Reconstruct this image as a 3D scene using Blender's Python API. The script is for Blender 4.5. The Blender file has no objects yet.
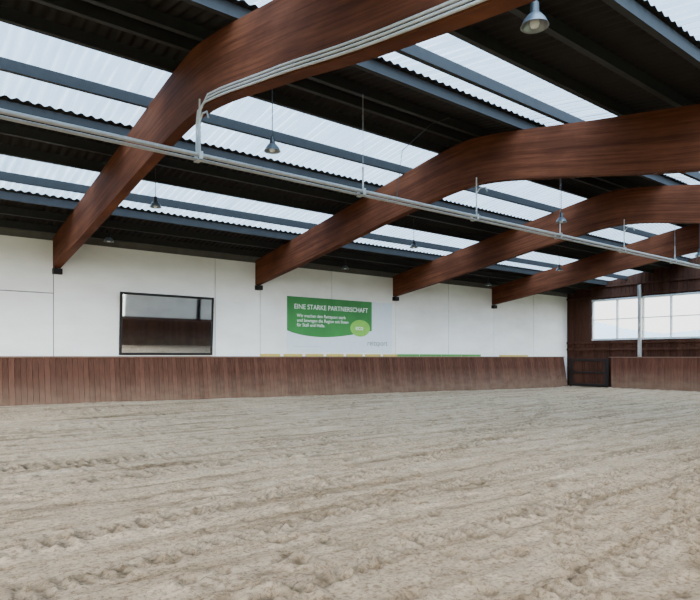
import bpy, bmesh, math, random
import numpy as np
from mathutils import Vector, noise
random.seed(3)
S=bpy.context.scene
EYE=1.6
YW=18.35     # long wall
YN=-1.2      # near long wall
YR=8.85      # ridge
XE=29.6      # end wall
XB=-6.0      # back wall
SL=0.165
ZR=EYE+5.1
def roof(y): return ZR-SL*abs(y-YR)

# ---------------------------------------------------------------- materials
def mat(name):
    m=bpy.data.materials.new(name); m.use_nodes=True
    nt=m.node_tree; b=nt.nodes['Principled BSDF']
    return m,nt,b
def N(nt,t,**kw):
    n=nt.nodes.new(t)
    for k,v in kw.items(): setattr(n,k,v)
    return n
def coords(nt,scale=(1,1,1),rot=(0,0,0)):
    tc=N(nt,'ShaderNodeTexCoord'); mp=N(nt,'ShaderNodeMapping')
    mp.inputs['Scale'].default_value=scale; mp.inputs['Rotation'].default_value=rot
    nt.links.new(tc.outputs['Object'],mp.inputs['Vector']); return mp.outputs['Vector']
def ramp(nt,fac,stops):
    r=N(nt,'ShaderNodeValToRGB'); cr=r.color_ramp
    while len(cr.elements)<len(stops): cr.elements.new(0.5)
    for e,(p,c) in zip(cr.elements,stops):
        e.position=p; e.color=(c[0],c[1],c[2],1)
    nt.links.new(fac,r.inputs['Fac']); return r.outputs['Color']
def mixc(nt,a,b,fac,mode='MIX'):
    m=N(nt,'ShaderNodeMix',data_type='RGBA',blend_type=mode)
    for sock,v in ((m.inputs[0],fac),(m.inputs[6],a),(m.inputs[7],b)):
        if hasattr(v,'links'): nt.links.new(v,sock)
        elif isinstance(v,(tuple,list)): sock.default_value=(v[0],v[1],v[2],1)
        else: sock.default_value=v
    return m.outputs[2]
def noiset(nt,vec,scale,detail=4,rough=0.55):
    n=N(nt,'ShaderNodeTexNoise'); n.inputs['Scale'].default_value=scale
    n.inputs['Detail'].default_value=detail; n.inputs['Roughness'].default_value=rough
    nt.links.new(vec,n.inputs['Vector']); return n.outputs['Fac']
def bump(nt,h,b,strength=0.3,dist=0.02,prev=None):
    n=N(nt,'ShaderNodeBump'); n.inputs['Strength'].default_value=strength; n.inputs['Distance'].default_value=dist
    nt.links.new(h,n.inputs['Height'])
    if prev: nt.links.new(prev,n.inputs['Normal'])
    if b: nt.links.new(n.outputs['Normal'],b.inputs['Normal'])
    return n.outputs['Normal']
def simple(name,col,rough=0.5,metal=0,var=0.12,sc=6,spec=0.5):
    m,nt,b=mat(name); v=coords(nt)
    f=noiset(nt,v,sc)
    c=ramp(nt,f,[(0.3,[x*(1-var) for x in col]),(0.7,[min(1,x*(1+var)) for x in col])])
    nt.links.new(c,b.inputs['Base Color']); b.inputs['Roughness'].default_value=rough; b.inputs['Metallic'].default_value=metal
    b.inputs['Specular IOR Level'].default_value=spec
    return m

def m_glulam():
    m,nt,b=mat('glulam_wood')
    tc=N(nt,'ShaderNodeTexCoord'); sp=N(nt,'ShaderNodeSeparateXYZ'); nt.links.new(tc.outputs['Object'],sp.inputs[0])
    at=N(nt,'ShaderNodeAttribute',attribute_name='lam')
    cb=N(nt,'ShaderNodeCombineXYZ')
    def mul(s,k,add=0):
        q=N(nt,'ShaderNodeMath',operation='MULTIPLY_ADD'); nt.links.new(s,q.inputs[0]); q.inputs[1].default_value=k; q.inputs[2].default_value=add; return q.outputs[0]
    nt.links.new(mul(sp.outputs[0],1.0),cb.inputs[0]); nt.links.new(mul(sp.outputs[1],0.45),cb.inputs[1]); nt.links.new(mul(at.outputs['Fac'],14),cb.inputs[2])
    f=noiset(nt,cb.outputs[0],1.6,7,0.65)
    c=ramp(nt,f,[(0.32,(0.066,0.018,0.0075)),(0.68,(0.150,0.048,0.021))])
    fl=N(nt,'ShaderNodeMath',operation='FLOOR'); nt.links.new(mul(at.outputs['Fac'],1/0.12),fl.inputs[0])
    wn=N(nt,'ShaderNodeTexWhiteNoise',noise_dimensions='1D'); nt.links.new(fl.outputs[0],wn.inputs['W'])
    c1=ramp(nt,wn.outputs['Value'],[(0,(0.78,0.76,0.74)),(1,(1,1,1))])
    c=mixc(nt,c,c1,1.0,'MULTIPLY')
    f2=noiset(nt,coords(nt,(0.5,0.7,1)),1.1,4)
    c2=ramp(nt,f2,[(0.38,(0.66,0.62,0.60)),(0.62,(1,1,1))])
    c=mixc(nt,c,c2,1.0,'MULTIPLY')
    nt.links.new(c,b.inputs['Base Color']); b.inputs['Roughness'].default_value=0.75
    b.inputs['Specular IOR Level'].default_value=0.1
    bump(nt,f,b,0.08,0.01)
    return m
M_beam=m_glulam()

def m_planks(name,dark,light,axis,w,dust=False):
    m,nt,b=mat(name)
    tc=N(nt,'ShaderNodeTexCoord'); sp=N(nt,'ShaderNodeSeparateXYZ'); nt.links.new(tc.outputs['Object'],sp.inputs[0])
    d=N(nt,'ShaderNodeMath',operation='DIVIDE'); nt.links.new(sp.outputs[axis],d.inputs[0]); d.inputs[1].default_value=w
    fl=N(nt,'ShaderNodeMath',operation='FLOOR'); nt.links.new(d.outputs[0],fl.inputs[0])
    wn=N(nt,'ShaderNodeTexWhiteNoise',noise_dimensions='1D'); nt.links.new(fl.outputs[0],wn.inputs['W'])
    v=coords(nt,(8,8,0.8)); f=noiset(nt,v,2.5,5)
    a=N(nt,'ShaderNodeMath',operation='MULTIPLY_ADD'); nt.links.new(wn.outputs['Value'],a.inputs[0]); a.inputs[1].default_value=0.35
    nt.links.new(f,a.inputs[2])
    c=ramp(nt,a.outputs[0],[(0.35,dark),(0.95,light)])
    if dust:
        mr=N(nt,'ShaderNodeMapRange'); nt.links.new(sp.outputs[2],mr.inputs['Value'])
        mr.inputs['From Min'].default_value=0.2; mr.inputs['From Max'].default_value=1.1
        mr.inputs['To Min'].default_value=0.7; mr.inputs['To Max'].default_value=0.0
        mm=N(nt,'ShaderNodeMath',operation='MULTIPLY'); nt.links.new(mr.outputs[0],mm.inputs[0])
        f3=noiset(nt,coords(nt,(1,1,2)),2.0,4); nt.links.new(f3,mm.inputs[1])
        c=mixc(nt,c,(0.22,0.155,0.105),mm.outputs[0])
    nt.links.new(c,b.inputs['Base Color']); b.inputs['Roughness'].default_value=0.85
    b.inputs['Specular IOR Level'].default_value=0.08
    bump(nt,f,b,0.2,0.01)
    return m
M_kick=m_planks('kickboard_wood',(0.040,0.0175,0.011),(0.098,0.043,0.027),0,0.145,True)
M_kicky=m_planks('kickboard_wood_end',(0.048,0.019,0.012),(0.11,0.045,0.028),1,0.145,True)
M_slat=m_planks('gable_slats',(0.026,0.010,0.006),(0.062,0.026,0.016),1,0.2)
M_cap=simple('cap_wood',(0.12,0.068,0.046),0.7,spec=0.2)

def m_wall(name,k=1.0):
    m,nt,b=mat(name); v=coords(nt,(0.5,1,1.2))
    f=noiset(nt,v,1.5,5)
    c=ramp(nt,f,[(0.3,(0.66*k,0.635*k,0.58*k)),(0.65,(0.76*k,0.74*k,0.685*k))])
    nt.links.new(c,b.inputs['Base Color']); b.inputs['Roughness'].default_value=0.8
    b.inputs['Specular IOR Level'].default_value=0.2
    bump(nt,noiset(nt,coords(nt),40,3),b,0.1,0.005)
    return m
M_wall=m_wall('white_panel'); M_greyp=m_wall('grey_panel',1.1)
M_joint=simple('joint_grey',(0.10,0.09,0.08),0.9)

def m_sand():
    m,nt,b=mat('arena_sand')
    vs=coords(nt,(0.12,1.7,1),(0,0,math.radians(5)))
    f1=noiset(nt,vs,2.0,8,0.7)
    c=ramp(nt,f1,[(0.35,(0.27,0.185,0.108)),(0.47,(0.465,0.335,0.210)),(0.66,(0.60,0.45,0.30))])
    v=coords(nt,(0.35,1.3,1),(0,0,math.radians(-4)))
    f2=noiset(nt,v,3.0,10,0.8)
    c2=ramp(nt,f2,[(0.37,(0.54,0.48,0.43)),(0.49,(1,1,1))])
    c=mixc(nt,c,c2,0.75,'MULTIPLY')
    v=coords(nt)
    f3=noiset(nt,v,24,8,0.85)
    c3=ramp(nt,f3,[(0.42,(0.25,0.21,0.17)),(0.52,(1,1,1)),(0.75,(1.0,1.0,1.0))])
    c=mixc(nt,c,c3,0.75,'MULTIPLY')
    at=N(nt,'ShaderNodeAttribute',attribute_name='dent_shade_track')
    c=mixc(nt,c,(0.115,0.075,0.042),at.outputs['Fac'])  # shade of dents and prints put into the colour, plus a darker wall track
    nt.links.new(c,b.inputs['Base Color']); b.inputs['Roughness'].default_value=0.95
    b.inputs['Specular IOR Level'].default_value=0.1
    n1=bump(nt,f2,None,0.6,0.045)
    bump(nt,f3,b,0.9,0.04,n1)
    return m
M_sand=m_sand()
M_roof=simple('dark_roof_sheet',(0.018,0.015,0.014),0.8,0,spec=0.15)
M_purlin=simple('purlin_steel',(0.024,0.023,0.023),0.6,0,spec=0.2)
M_galv=simple('galvanised_steel',(0.42,0.40,0.37),0.4,0.4,0.1,12)
M_black=simple('black_metal',(0.02,0.02,0.02),0.5)
M_lampg=simple('lamp_grey',(0.18,0.19,0.20),0.35,0.6)
M_glob=simple('lamp_glass',(0.6,0.6,0.58),0.2)
M_frame=simple('dark_frame',(0.012,0.009,0.008),0.6,spec=0.2)
M_alu=simple('aluminium',(0.45,0.47,0.47),0.4,0.3)

def m_skylight():
    m,nt,b=mat('corrugated_grp'); nt.nodes.remove(b)
    out=nt.nodes['Material Output']
    tr=N(nt,'ShaderNodeBsdfTransparent'); tr.inputs[0].default_value=(0.45,0.64,0.85,1)
    tl=N(nt,'ShaderNodeBsdfTranslucent')
    f=noiset(nt,coords(nt,(5,0.5,1)),1.5,4)
    c=ramp(nt,f,[(0.3,(0.11,0.155,0.20)),(0.7,(0.32,0.41,0.49))]); nt.links.new(c,tl.inputs[0])
    lw=N(nt,'ShaderNodeLayerWeight'); lw.inputs['Blend'].default_value=0.35
    mr=N(nt,'ShaderNodeMapRange'); nt.links.new(lw.outputs['Facing'],mr.inputs['Value'])
    mr.inputs['From Min'].default_value=0.3; mr.inputs['From Max'].default_value=0.72
    mr.inputs['To Min'].default_value=0.2; mr.inputs['To Max'].default_value=1.0
    mx=N(nt,'ShaderNodeMixShader'); nt.links.new(mr.outputs[0],mx.inputs[0])
    nt.links.new(tr.outputs[0],mx.inputs[1]); nt.links.new(tl.outputs[0],mx.inputs[2])
    nt.links.new(mx.outputs[0],out.inputs[0]); return m
M_sky=m_skylight()
def m_mirror():
    m,nt,b=mat('arena_mirror'); b.inputs['Metallic'].default_value=1; b.inputs['Roughness'].default_value=0.03
    f=noiset(nt,coords(nt),2,2); c=ramp(nt,f,[(0.3,(0.76,0.80,0.84)),(0.7,(0.84,0.87,0.90))]); nt.links.new(c,b.inputs['Base Color'])
    return m
M_mir=m_mirror()

# ---------------------------------------------------------------- helpers
def link(o,parent=None):
    S.collection.objects.link(o)
    if parent: o.parent=parent
    return o
def new(name,bm,mats,parent=None,smooth=False):
    me=bpy.data.meshes.new(name); bm.normal_update(); bm.to_mesh(me); bm.free()
    for m in (mats if isinstance(mats,(list,tuple)) else [mats]): me.materials.append(m)
    if smooth:
        for p in me.polygons: p.use_smooth=True
    return link(bpy.data.objects.new(name,me),parent)
def empty(name,loc=(0,0,0)):
    e=bpy.data.objects.new(name,None); e.location=loc; e.empty_display_size=0.2
    return link(e)
def box(bm,x0,x1,y0,y1,z0,z1,mi=0):
    v=[bm.verts.new((x,y,z)) for x in (x0,x1) for y in (y0,y1) for z in (z0,z1)]
    for f in ((0,1,3,2),(4,6,7,5),(0,4,5,1),(2,3,7,6),(0,2,6,4),(1,5,7,3)):
        fc=bm.faces.new([v[i] for i in f]); fc.material_index=mi
    return v
def tube(bm,pts,r,seg=8,mi=0):
    pts=[Vector(p) for p in pts]; rings=[]
    for i,p in enumerate(pts):
        t=(pts[min(i+1,len(pts)-1)]-pts[max(i-1,0)]).normalized()
        a=Vector((0,0,1)) if abs(t.z)<0.9 else Vector((1,0,0))
        u=t.cross(a).normalized(); w=t.cross(u)
        rings.append([bm.verts.new(p+r*(math.cos(k*2*math.pi/seg)*u+math.sin(k*2*math.pi/seg)*w)) for k in range(seg)])
    for a,b in zip(rings,rings[1:]):
        for k in range(seg):
            f=bm.faces.new((a[k],a[(k+1)%seg],b[(k+1)%seg],b[k])); f.material_index=mi; f.smooth=True
    for rg in (rings[0],rings[-1][::-1]):
        f=bm.faces.new(rg); f.material_index=mi
def lathe(bm,prof,cx,cy,seg=24,mi=0):
    rings=[[bm.verts.new((cx+r*math.cos(k*2*math.pi/seg),cy+r*math.sin(k*2*math.pi/seg),z)) for k in range(seg)] for r,z in prof]
    for a,b in zip(rings,rings[1:]):
        for k in range(seg):
            f=bm.faces.new((a[k],a[(k+1)%seg],b[(k+1)%seg],b[k])); f.material_index=mi; f.smooth=True

# ---------------------------------------------------------------- floor (sand)
def sand_z(x,y):
    z=0.0
    k=max(0,min(1,(29-x)/28)); d=max(0,min(1,(y-16.0)/1.9)); d=d*d*(3-2*d)
    z+=0.34*k*d
    e=max(0,min(1,(x-27.8)/1.6)); z+=0.05*e
    z+=0.018*noise.noise(Vector((x*0.35,y*1.3,0)))
    z+=0.014*noise.noise(Vector((x*1.2,y*2.6,3)))
    z+=0.012*noise.noise(Vector((x*4,y*5,7)))
    z+=0.008*noise.noise(Vector((x*11,y*11,2)))
    w=y+0.10*x+0.25*noise.noise(Vector((x*0.2,y*0.2,5)))
    z+=0.008*math.sin(w*2*math.pi/0.33)*(0.5+noise.noise(Vector((x*.3,y*.3,9))))
    return z
xs=[];x=XB+0.02
while x<XE: 
    xs.append(x); x+=0.25 if x<0 else (0.035 if x<8 else 0.09)
xs.append(XE); xs=np.array(xs)
ys=[];y=YN
while y<YW: ys.append(y); y+=0.035 if y<8 else 0.09
ys.append(YW); ys=np.array(ys)
nx,ny=len(xs),len(ys)
Z=np.array([[sand_z(x,y) for y in ys] for x in xs]); D=np.zeros_like(Z)
def stamp(px,py,r,depth,dent_shade_track,ang=0,el=1.0):
    R=r*2.2*el
    i0,i1=np.searchsorted(xs,px-R),np.searchsorted(xs,px+R); j0,j1=np.searchsorted(ys,py-R),np.searchsorted(ys,py+R)
    if i1<=i0 or j1<=j0: return
    X,Y=np.meshgrid(xs[i0:i1]-px,ys[j0:j1]-py,indexing='ij')
    ca,sa=math.cos(ang),math.sin(ang); U=(X*ca+Y*sa)/el; V=-X*sa+Y*ca
    q=(U*U+V*V)/(r*r)
    Z[i0:i1,j0:j1]+=-depth*np.exp(-q*1.3)+depth*0.45*np.exp(-((np.sqrt(q)-1.5)**2)*5)
    D[i0:i1,j0:j1]=np.maximum(D[i0:i1,j0:j1],dent_shade_track*np.exp(-q*1.1))  # dent shade stored as a colour mask
rnd=random.Random(11)
for t in range(70):
    px=rnd.uniform(-2,22); py=rnd.uniform(0.3,17.2); a=rnd.gauss(0,0.3)+(math.pi if rnd.random()<.5 else 0)
    if rnd.random()<.2: a+=rnd.uniform(-1.2,1.2)
    da=rnd.gauss(0,0.02)
    for s in range(60):
        off=0.13*(1 if s%2 else -1)
        stamp(px-math.sin(a)*off,py+math.cos(a)*off,rnd.uniform(.05,.08),rnd.uniform(.022,.05),rnd.uniform(.5,1.0),a,1.2)
        px+=math.cos(a)*0.42; py+=math.sin(a)*0.42; a+=da
        if not(-5<px<29 and -.5<py<17.6): break
for t in range(3000):
    stamp(rnd.uniform(-1,28),rnd.uniform(-.5,17.6),rnd.uniform(.03,.085),rnd.uniform(.006,.028),rnd.uniform(.1,.7),rnd.uniform(-.5,.5),rnd.uniform(1,2.4))
for (px,py,a,da,n) in ((0.5,1.6,0.35,-0.010,110),(0.5,3.0,0.30,-0.009,120),(1.0,5.6,0.1,0.004,150),(3.0,1.2,0.95,-0.02,90),(2,8.2,0.02,0.0,140),(1,9.6,0.02,0.0,140),(3.4,0.6,0.75,-0.012,70),(0.2,4.4,0.2,-0.004,100)):
    for s in range(n):
        for k in (-1,0,1):
            stamp(px-math.sin(a)*0.09*k,py+math.cos(a)*0.09*k,.042,.026,.95 if (s%2) else .35,a+0.7*k,1.4)
        px+=math.cos(a)*0.14; py+=math.sin(a)*0.14; a+=da
YY=np.broadcast_to(ys,(nx,ny)); D=np.maximum(D,0.25*np.exp(-((YY-17.0)/0.4)**2))  # darker band along the wall track
verts=np.stack([np.repeat(xs,ny),np.tile(ys,nx),Z.ravel()],1)
idx=np.arange(nx*ny).reshape(nx,ny)
faces=np.stack([idx[:-1,:-1].ravel(),idx[1:,:-1].ravel(),idx[1:,1:].ravel(),idx[:-1,1:].ravel()],1)
me=bpy.data.meshes.new('floor'); me.from_pydata(verts.tolist(),[],faces.tolist())
at=me.attributes.new('dent_shade_track','FLOAT','POINT'); at.data.foreach_set('value',np.clip(D,0,1).ravel().astype(np.float32))
me.polygons.foreach_set('use_smooth',[True]*len(me.polygons)); me.materials.append(M_sand); me.update()
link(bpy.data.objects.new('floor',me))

# ---------------------------------------------------------------- long white wall
frames=[3.98-6.41,3.98,10.4,16.83,23.23]
bm=bmesh.new()
box(bm,XB,XE+0.2,YW+0.05,YW+0.25,-0.3,5.08,1)
seams=[XB,frames[0],0.8,3.9,8.8,10.5,13.6,16.9,20.1,23.3,26.5,XE-0.02]
for i,(a,b) in enumerate(zip(seams,seams[1:])):
    g=0.013
    if b<4:
        box(bm,a+g,b-g,YW,YW+0.06,-0.2,3.375); box(bm,a+g,b-g,YW,YW+0.06,3.4,4.86)
    else: box(bm,a+g,b-g,YW,YW+0.06,-0.2,4.86)
new('wall_left',bm,[M_wall,M_joint])

# ---------------------------------------------------------------- kickboards
def kick_long(name,y_top,y_bot,sgn):
    bm=bmesh.new(); w=0.145; n=int((XE-XB-0.5)/w); z1=1.58
    for i in range(n):
        x0=XB+0.05+i*w
        if x0+w>XE-0.56: break
        t=0.03*sgn
        pr=[(y_bot,-0.05),(y_top,z1),(y_top+t,z1),(y_bot+t,-0.05)]
        a=[bm.verts.new((x0+0.004,p[0],p[1])) for p in pr]; b=[bm.verts.new((x0+w-0.004,p[0],p[1])) for p in pr]
        bm.faces.new(a); bm.faces.new(b[::-1])
        for k in range(4): bm.faces.new((a[k],b[k],b[(k+1)%4],a[(k+1)%4]))
    yc=sorted((y_top-0.03*sgn,y_top+0.12*sgn))
    box(bm,XB+0.05,XE-0.56,yc[0],yc[1],z1,z1+0.045,1)
    return new(name,bm,[M_kick,M_cap])
kick_long('kickboard',YW-0.16,YW-0.42,1)
kick_long('kickboard',YN+0.16,YN+0.42,-1)
bm=bmesh.new(); w=0.145; y=YN+0.45
while y<15.6:
    box(bm,XE-0.43,XE-0.39,y+0.004,y+w-0.004,-0.05,1.56); y+=w
box(bm,XE-0.47,XE-0.35,YN+0.45,15.74,1.56,1.61,1)
new('kickboard',bm,[M_kicky,M_cap])

gt=empty('arena_gate',(XE-0.4,16.85,0))
bm=bmesh.new()
for i in range(14):
    box(bm,-0.05,-0.02,-0.98+i*0.14,-0.98+i*0.14+0.13,0.1,1.5)
new('gate_boards',bm,M_slat,gt)
bm=bmesh.new()
box(bm,-0.11,-0.051,-1,1,1.38,1.5); box(bm,-0.11,-0.051,-1,1,0.1,0.22)
box(bm,-0.11,-0.051,-1,-0.9,0.22,1.38); box(bm,-0.11,-0.051,0.9,1,0.22,1.38)
box(bm,-0.10,-0.051,-0.9,0.9,0.75,0.84)
box(bm,-0.10,-0.0,-1.06,-1.01,0.0,1.6); box(bm,-0.10,-0.0,1.01,1.06,0.0,1.6)
new('gate_frame',bm,M_frame,gt)

M_y=simple('yellow_paint',(0.48,0.36,0.05),0.6); M_g=simple('green_paint',(0.06,0.25,0.04),0.6)
bm=bmesh.new()
x=10.5
while x<16.2: box(bm,x,x+0.8,YW-0.03,YW-0.001,1.63,1.71,0); x+=0.95
x=16.95
while x<22.0: box(bm,x,x+1.3,YW-0.03,YW-0.001,1.63,1.72,1); x+=1.35
box(bm,23.7,26.0,YW-0.03,YW-0.001,1.63,1.70,0)
new('trim_1',bm,[M_y,M_g])

# ---------------------------------------------------------------- end (gable) wall
bm=bmesh.new()
wz0,wz1=2.5,4.55; wy0,wy1=0.5,16.9
box(bm,XE,XE+0.12,YN,YW,-0.2,wz0); box(bm,XE,XE+0.12,YN,wy0,wz0,wz1); box(bm,XE,XE+0.12,wy1,YW,wz0,wz1)
def prism(bm,x0,x1,pr):
    a=[bm.verts.new((x0,p[0],p[1])) for p in pr]; b=[bm.verts.new((x1,p[0],p[1])) for p in pr]
    bm.faces.new(a); bm.faces.new(b[::-1])
    for k in range(len(pr)): bm.faces.new((a[k],b[k],b[(k+1)%len(pr)],a[(k+1)%len(pr)]))
prism(bm,XE,XE+0.12,[(YN,wz1),(YW,wz1),(YW,roof(YW)-0.02),(YR,roof(YR)-0.02),(YN,roof(YN)-0.02)])
y=YN+0.1
while y<YW-0.1:
    box(bm,XE-0.03,XE,y,y+0.05,1.6,wz0-0.03)
    if y>wy1+.02 or y<wy0-.07: box(bm,XE-0.03,XE,y,y+0.05,wz0-0.03,wz1+0.03)
    box(bm,XE-0.03,XE,y,y+0.05,wz1+0.03,roof(y)-0.05 if y<YR else roof(y+.05)-0.05); y+=0.2
for z in (4.66,2.3,1.95): box(bm,XE-0.12,XE-0.031,YN+.02,YW-.02,z,z+0.11)
box(bm,XE-0.12,XE-0.031,YN+.8,YW-1,5.2,5.3)
new('wall_end',bm,M_slat)
wn=empty('window_1',(XE,0,0)); bm=bmesh.new()
box(bm,-0.06,0.14,wy0,wy1,wz0-0.04,wz0+0.05); box(bm,-0.06,0.14,wy0,wy1,wz1-0.05,wz1+0.04)
y=wy1
while y>wy0: box(bm,-0.03,0.1,y-0.07,y,wz0+0.05,wz1-0.05); y-=1.32
box(bm,0.0,0.06,wy0,wy1,3.52,3.56)
new('window_frame',bm,M_alu,wn)
for yy in (14.3,8.85,2.4):
    bm=bmesh.new(); zt=5.15
    box(bm,XE-0.26,XE-0.13,yy-0.07,yy-0.055,0,zt); box(bm,XE-0.26,XE-0.13,yy+0.055,yy+0.07,0,zt); box(bm,XE-0.2,XE-0.18,yy-0.055,yy+0.055,0,zt)
    new('gable_post',bm,M_galv)

# ---------------------------------------------------------------- near + back walls
bm=bmesh.new()
NT=4.1
box(bm,XB,XE,YN-0.15,YN,-0.3,1.75); box(bm,XB,XE,YN-0.15,YN,NT,roof(YN)-0.02)
for xx in frames: box(bm,xx-0.15,xx+0.15,YN-0.15,YN,1.75,NT)
box(bm,12.0,22.0,YN-0.15,YN,1.75,NT,1)
new('wall_right',bm,[M_kick,M_greyp])
bm=bmesh.new()
box(bm,XB-0.15,XB,YN,0,-0.3,4.3); box(bm,XB-0.15,XB,16.5,YW,-0.3,4.3)
prism(bm,XB-0.15,XB,[(YN,4.3),(YW,4.3),(YW,roof(YW)-0.02),(YR,roof(YR)-0.02),(YN,roof(YN)-0.02)])
new('wall_back',bm,M_slat)

# ---------------------------------------------------------------- roof sheets
strips=[(10.0,12.05),(14.15,16.0),(5.7,7.35),(1.4,3.4)]
def sheet(bm,y0,y1):
    n=max(1,int((y1-y0)/0.5)); wl=0.18; nx=int((XE+0.3-XB)/wl*6)
    cols=[]
    for i in range(nx+1):
        x=XB+i*wl/6; dz=0.021*math.sin(i*math.pi/3)
        cols.append([bm.verts.new((x,y0+(y1-y0)*j/n,roof(y0+(y1-y0)*j/n)+dz+0.02)) for j in range(n+1)])
    for a,b in zip(cols,cols[1:]):
        for j in range(n): bm.faces.new((a[j],b[j],b[j+1],a[j+1])).smooth=True
edges=sorted([YN-0.3,YW+0.3,YR]+[e for s in strips for e in s])
bm=bmesh.new()
for a,b in zip(edges,edges[1:]):
    if (a,b) in strips: continue
    sheet(bm,a,b)
ceil=new('ceiling',bm,M_roof)
for s in strips:
    bm=bmesh.new(); sheet(bm,*s); new('skylight',bm,M_sky,ceil)
bm=bmesh.new()
for y in [YR+u for u in (0.22,0.85,2.05,3.3,4.1,4.95,6.2,7.25,8.15,9.1)]+[YR-u for u in (0.22,1.35,2.35,3.4,4.4,5.35,6.35,7.65,8.6,9.5)]:
    z=roof(y)
    box(bm,XB,XE,y-0.025,y+0.025,z-0.18,z-0.01); box(bm,XB,XE,y-0.045,y+0.045,z-0.205,z-0.18)
new('purlins',bm,M_purlin,ceil)

# ---------------------------------------------------------------- glulam frames
def interp(pts,x):
    for i in range(len(pts)-1):
        if pts[i][0]<=x<=pts[i+1][0]:
            x0,y0=pts[i];x1,y1=pts[i+1]
            def sl(k):
                if k<=0: return 0.0
                if k>=len(pts)-1: return (pts[-1][1]-pts[-2][1])/(pts[-1][0]-pts[-2][0])
                return (pts[k+1][1]-pts[k-1][1])/(pts[k+1][0]-pts[k-1][0])
            h=x1-x0;t=(x-x0)/h;m0=sl(i)*h;m1=sl(i+1)*h
            return (2*t**3-3*t*t+1)*y0+(t**3-2*t*t+t)*m0+(-2*t**3+3*t*t)*y1+(t**3-t*t)*m1
    return pts[-1][1]
UND=[(0,3.80),(2.3,3.55),(4.3,3.25),(6.85,2.87),(9.5,2.5),(11.4,2.2)]
UNDN=[(0,3.80),(2.3,3.47),(4.3,3.08),(6.85,2.70),(9.5,2.4),(11.4,2.2)]
def und(y): return EYE+interp(UND if y>YR else UNDN,abs(y-YR))
def top(y):
    u=abs(y-YR)
    t=roof(y)-0.21-(0.07*(1-u/1.3)**2 if u<1.3 else 0)
    if y<YR: t-=0.06*min(1,u/3)
    return t
BW=0.10
for fx in frames:
    bm=bmesh.new(); n=120; cols=[]
    la=bm.verts.layers.float.new('lam')
    y0,y1=YN+0.01,YW-0.01
    for i in range(n+1):
        y=y0+(y1-y0)*i/n
        col=[bm.verts.new(p) for p in ((fx-BW,y,und(y)),(fx+BW,y,und(y)),(fx+BW,y,top(y)),(fx-BW,y,top(y)))]
        col[0][la]=col[1][la]=0.0; col[2][la]=col[3][la]=top(y)-und(y)
        cols.append(col)
    for a,b in zip(cols,cols[1:]):
        for k in range(4): bm.faces.new((a[k],a[(k+1)%4],b[(k+1)%4],b[k]))
    bm.faces.new(cols[0]); bm.faces.new(cols[-1][::-1])
    box(bm,fx-BW-0.02,fx+BW+0.02,YW-0.16,YW-0.001,und(YW)-0.18,und(YW)-0.02,1)
    bmesh.ops.recalc_face_normals(bm,faces=bm.faces)
    new('glulam_frame',bm,[M_beam,M_frame])

# ---------------------------------------------------------------- suspended pipe rail
PY=8.55; PZ=EYE+3.06
pr=empty('suspended_pipe_rail',(0,0,0))
bm=bmesh.new()
tube(bm,[(XB+0.1,PY,PZ),(XE-0.3,PY,PZ)],0.032,10); tube(bm,[(XB+0.1,PY+0.10,PZ-0.04),(XE-0.3,PY+0.10,PZ-0.04)],0.024,10)
new('pipes',bm,M_galv,pr)
bm=bmesh.new(); x=3.98-3.205*2-BW-0.03
k=0
while x<XE-1:
    z1=und(PY)+0.12 if k%2==0 else roof(PY)-0.19
    tube(bm,[(x,PY,PZ),(x,PY,z1)] if k%2==0 else [(x,PY,PZ),(x,PY,PZ+0.45)],0.016,6)
    if k%2: tube(bm,[(x,PY,PZ+0.45),(x,PY,z1)],0.004,6)
    box(bm,x-.04,x+.04,PY-0.05,PY+0.14,PZ-0.08,PZ-0.065); box(bm,x-.03,x+.03,PY+0.125,PY+0.14,PZ-0.08,PZ+0.05); box(bm,x-.03,x+.03,PY-0.05,PY-0.037,PZ-0.08,PZ+0.05)
    if k%2==0: tube(bm,[(x,PY,PZ+0.5),(x,PY-0.1,PZ+0.6),(x,PY-0.25,PZ+0.58),(x,PY-0.3,PZ+0.48)],0.014,6)
    x+=3.205; k+=1
new('hangers',bm,M_galv,pr)
bm=bmesh.new()
for k in range(3):
    pts=[]
    y=PY+0.12-0.05*k; xx=frames[1]-BW-0.03
    pts.append((xx,y,PZ+0.05)); pts.append((xx,y,und(y)-0.25)); pts.append((xx,y-0.05,und(y)-0.05))
    yy=y-0.3
    while yy>YN+0.3:
        pts.append((xx,yy,und(yy)+0.03+0.045*k)); yy-=0.4
    tube(bm,pts,0.016,8)
new('conduit_run',bm,M_galv,pr)

# ---------------------------------------------------------------- pendant lamps
def lamp(x,y,h=None):
    z=EYE+h; e=empty('pendant_lamp',(x,y,z))
    s=0.87
    e.scale=(s,s,s)
    top_=(roof(y)-0.02-z)/s
    bm=bmesh.new(); tube(bm,[(0,0,0.2),(0,0,top_)],0.008,6); lathe(bm,[(0.0,.215),(0.03,0.21),(0.045,0.19),(0.05,0.09),(0.065,0.06)],0,0,20)
    new('rod_and_ballast',bm,M_black,e)
    bm=bmesh.new(); lathe(bm,[(0.05,0.07),(0.08,0.05),(0.12,0.0),(0.148,-0.06),(0.155,-0.07),(0.15,-0.07),(0.14,-0.055),(0.115,0.0),(0.08,0.04),(0.0,0.05)],0,0,28)
    new('shade',bm,M_lampg,e)
    bm=bmesh.new(); lathe(bm,[(0.0,-0.085),(0.04,-0.08),(0.055,-0.045),(0.045,-0.0),(0.03,0.03)],0,0,16)
    new('bulb',bm,M_glob,e)
for X in (5.0,13.2,21.2):
    for Y,H in ((3.45,3.26),(8.35,3.37),(13.5,3.48),(17.0,3.22)):
        lamp(X,Y,H)

bm=bmesh.new(); tube(bm,[(9.0,8.2,roof(8.2)-0.2),(8.6,8.3,6.2),(8.0,8.5,5.6),(7.9,8.55,PZ+0.03)],0.008,6)
new('hanging_cable',bm,M_black,pr)

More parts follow.
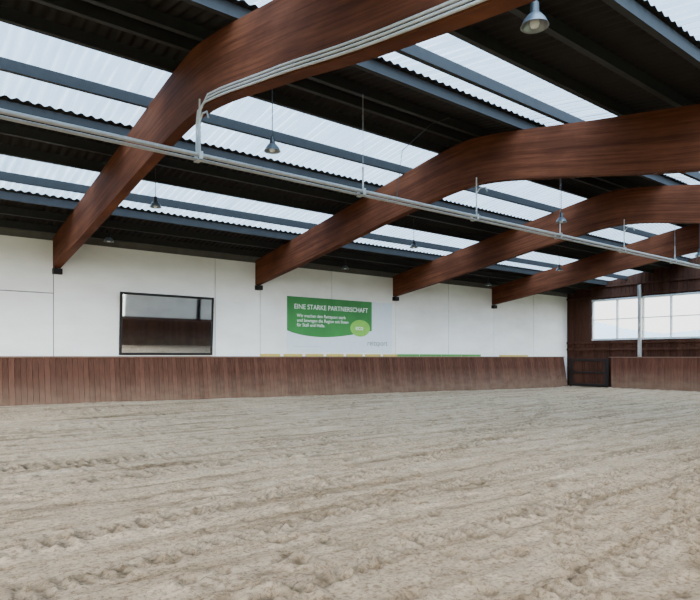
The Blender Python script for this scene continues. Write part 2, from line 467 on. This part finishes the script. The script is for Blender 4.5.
# ---------------------------------------------------------------- mirror
mr=empty('wall_mirror',((5.68+8.68)/2,YW,1.66))
W=3.0/2; H=1.89
mr.rotation_euler=(math.radians(3.5),0,0)
bm=bmesh.new(); box(bm,-W+.06,W-.06,-0.05,-0.03,0.06,H-0.06); new('glass',bm,M_mir,mr)
bm=bmesh.new()
box(bm,-W,W,-0.06,-0.01,0,0.075); box(bm,-W,W,-0.06,-0.01,H-0.075,H); box(bm,-W,-W+.075,-0.06,-0.01,0.075,H-0.075); box(bm,W-.075,W,-0.06,-0.01,0.075,H-0.075)
new('frame',bm,M_frame,mr)

# ---------------------------------------------------------------- banner
bx0,bx1,bz0,bz1=11.58,16.68,1.76,3.80
bn=empty('advertising_banner',(bx0,YW-0.011,bz0))
BWd=bx1-bx0; BH=bz1-bz0
M_bw=simple('banner_white',(0.58,0.63,0.65),0.5,0,0.03); M_bg=simple('banner_green',(0.022,0.17,0.03),0.5,0,0.25,0.8); M_lime=simple('banner_lime',(0.17,0.42,0.05),0.5)
M_txt=simple('print_white',(0.75,0.80,0.72),0.5,0,0.02); M_dk=simple('print_dark',(0.10,0.15,0.12),0.5)
bm=bmesh.new(); box(bm,0,BWd,-0.01,0.01,0,BH); new('sheet',bm,M_bw,bn)
bm=bmesh.new(); gw=4.0
pts=[(0,BH)]+[(gw*i/20,0.80-0.25*math.sin(math.pi*(i/20)**0.8)+0.08*(i/20)) for i in range(21)]+[(gw,BH)]
vs=[bm.verts.new((p[0],-0.014,p[1])) for p in pts]; bm.faces.new(vs); new('green_field',bm,M_bg,bn)
bm=bmesh.new(); vs=[bm.verts.new((3.4+0.5*math.cos(a*math.pi/16),-0.018,0.97+0.33*math.sin(a*math.pi/16))) for a in range(32)]; bm.faces.new(vs[::-1]); new('lime_badge',bm,M_lime,bn)
def text(s,x,z,size,m,name):
    c=bpy.data.curves.new(name,'FONT'); c.body=s; c.size=size; c.materials.append(m); c.extrude=0.001
    o=bpy.data.objects.new(name,c); o.location=(x,-0.024,z); o.rotation_euler=(math.pi/2,0,0); link(o,bn)
text('EINE STARKE PARTNERSCHAFT',0.30,1.60,0.25,M_txt,'headline')
text('Wir machen den Reitsport stark\nund bewegen die Region mit Ihnen\nfür Stall und Halle.',0.42,1.30,0.17,M_txt,'subline')
text('eco',3.15,0.90,0.27,M_txt,'badge_text')
text('reitsport',3.75,0.30,0.30,M_dk,'logo_text')
text('- - - - - - - - - - - - - - - - -',0.3,0.2,0.12,M_dk,'footer')

# ---------------------------------------------------------------- outside
bm=bmesh.new(); box(bm,-150,300,-200,200,-0.6,-0.35)
new('ground_outside',bm,simple('meadow',(0.16,0.19,0.10),0.9))
bm=bmesh.new(); cols=[]
for i in range(81):
    y=-250+i*7; h=14+9*noise.noise(Vector((i*0.09,0,1)))+3*noise.noise(Vector((i*0.4,0,2)))
    cols.append([bm.verts.new((220,y,-0.4)),bm.verts.new((250,y,h*0.8)),bm.verts.new((290,y,h))])
for a,b in zip(cols,cols[1:]):
    for j in range(2): bm.faces.new((a[j],b[j],b[j+1],a[j+1]))
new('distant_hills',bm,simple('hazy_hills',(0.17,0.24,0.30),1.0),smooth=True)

# ---------------------------------------------------------------- world: overcast, sun-side of the sky brighter (behind the camera)
w=bpy.data.worlds.new('World'); S.world=w; w.use_nodes=True; nt=w.node_tree
bg=nt.nodes['Background']
tc=N(nt,'ShaderNodeTexCoord'); sp=N(nt,'ShaderNodeSeparateXYZ'); nt.links.new(tc.outputs['Generated'],sp.inputs[0])
c=ramp(nt,sp.outputs[2],[(0.0,(0.96,0.95,0.93)),(0.5,(0.81,0.88,0.96))])
d=N(nt,'ShaderNodeVectorMath',operation='DOT_PRODUCT'); nt.links.new(tc.outputs['Generated'],d.inputs[0])
d.inputs[1].default_value=Vector((-0.55,-0.75,0.30)).normalized()
mr_=N(nt,'ShaderNodeMapRange',interpolation_type='SMOOTHSTEP'); nt.links.new(d.outputs['Value'],mr_.inputs['Value'])
mr_.inputs['From Min'].default_value=0.1; mr_.inputs['From Max'].default_value=1.0
mr_.inputs['To Min'].default_value=3.4; mr_.inputs['To Max'].default_value=27.5
nt.links.new(mr_.outputs[0],bg.inputs[1])
nt.links.new(c,bg.inputs[0])

# ---------------------------------------------------------------- camera
F=600
cd=bpy.data.cameras.new('camera'); co=bpy.data.objects.new('camera',cd); S.collection.objects.link(co)
th=math.atan(760/F)
co.location=(0,0,EYE); co.rotation_euler=(math.pi/2,0,th-math.pi/2)
cd.sensor_width=36; cd.lens=36*F/700; cd.shift_y=57/700; cd.clip_end=1000
S.camera=co
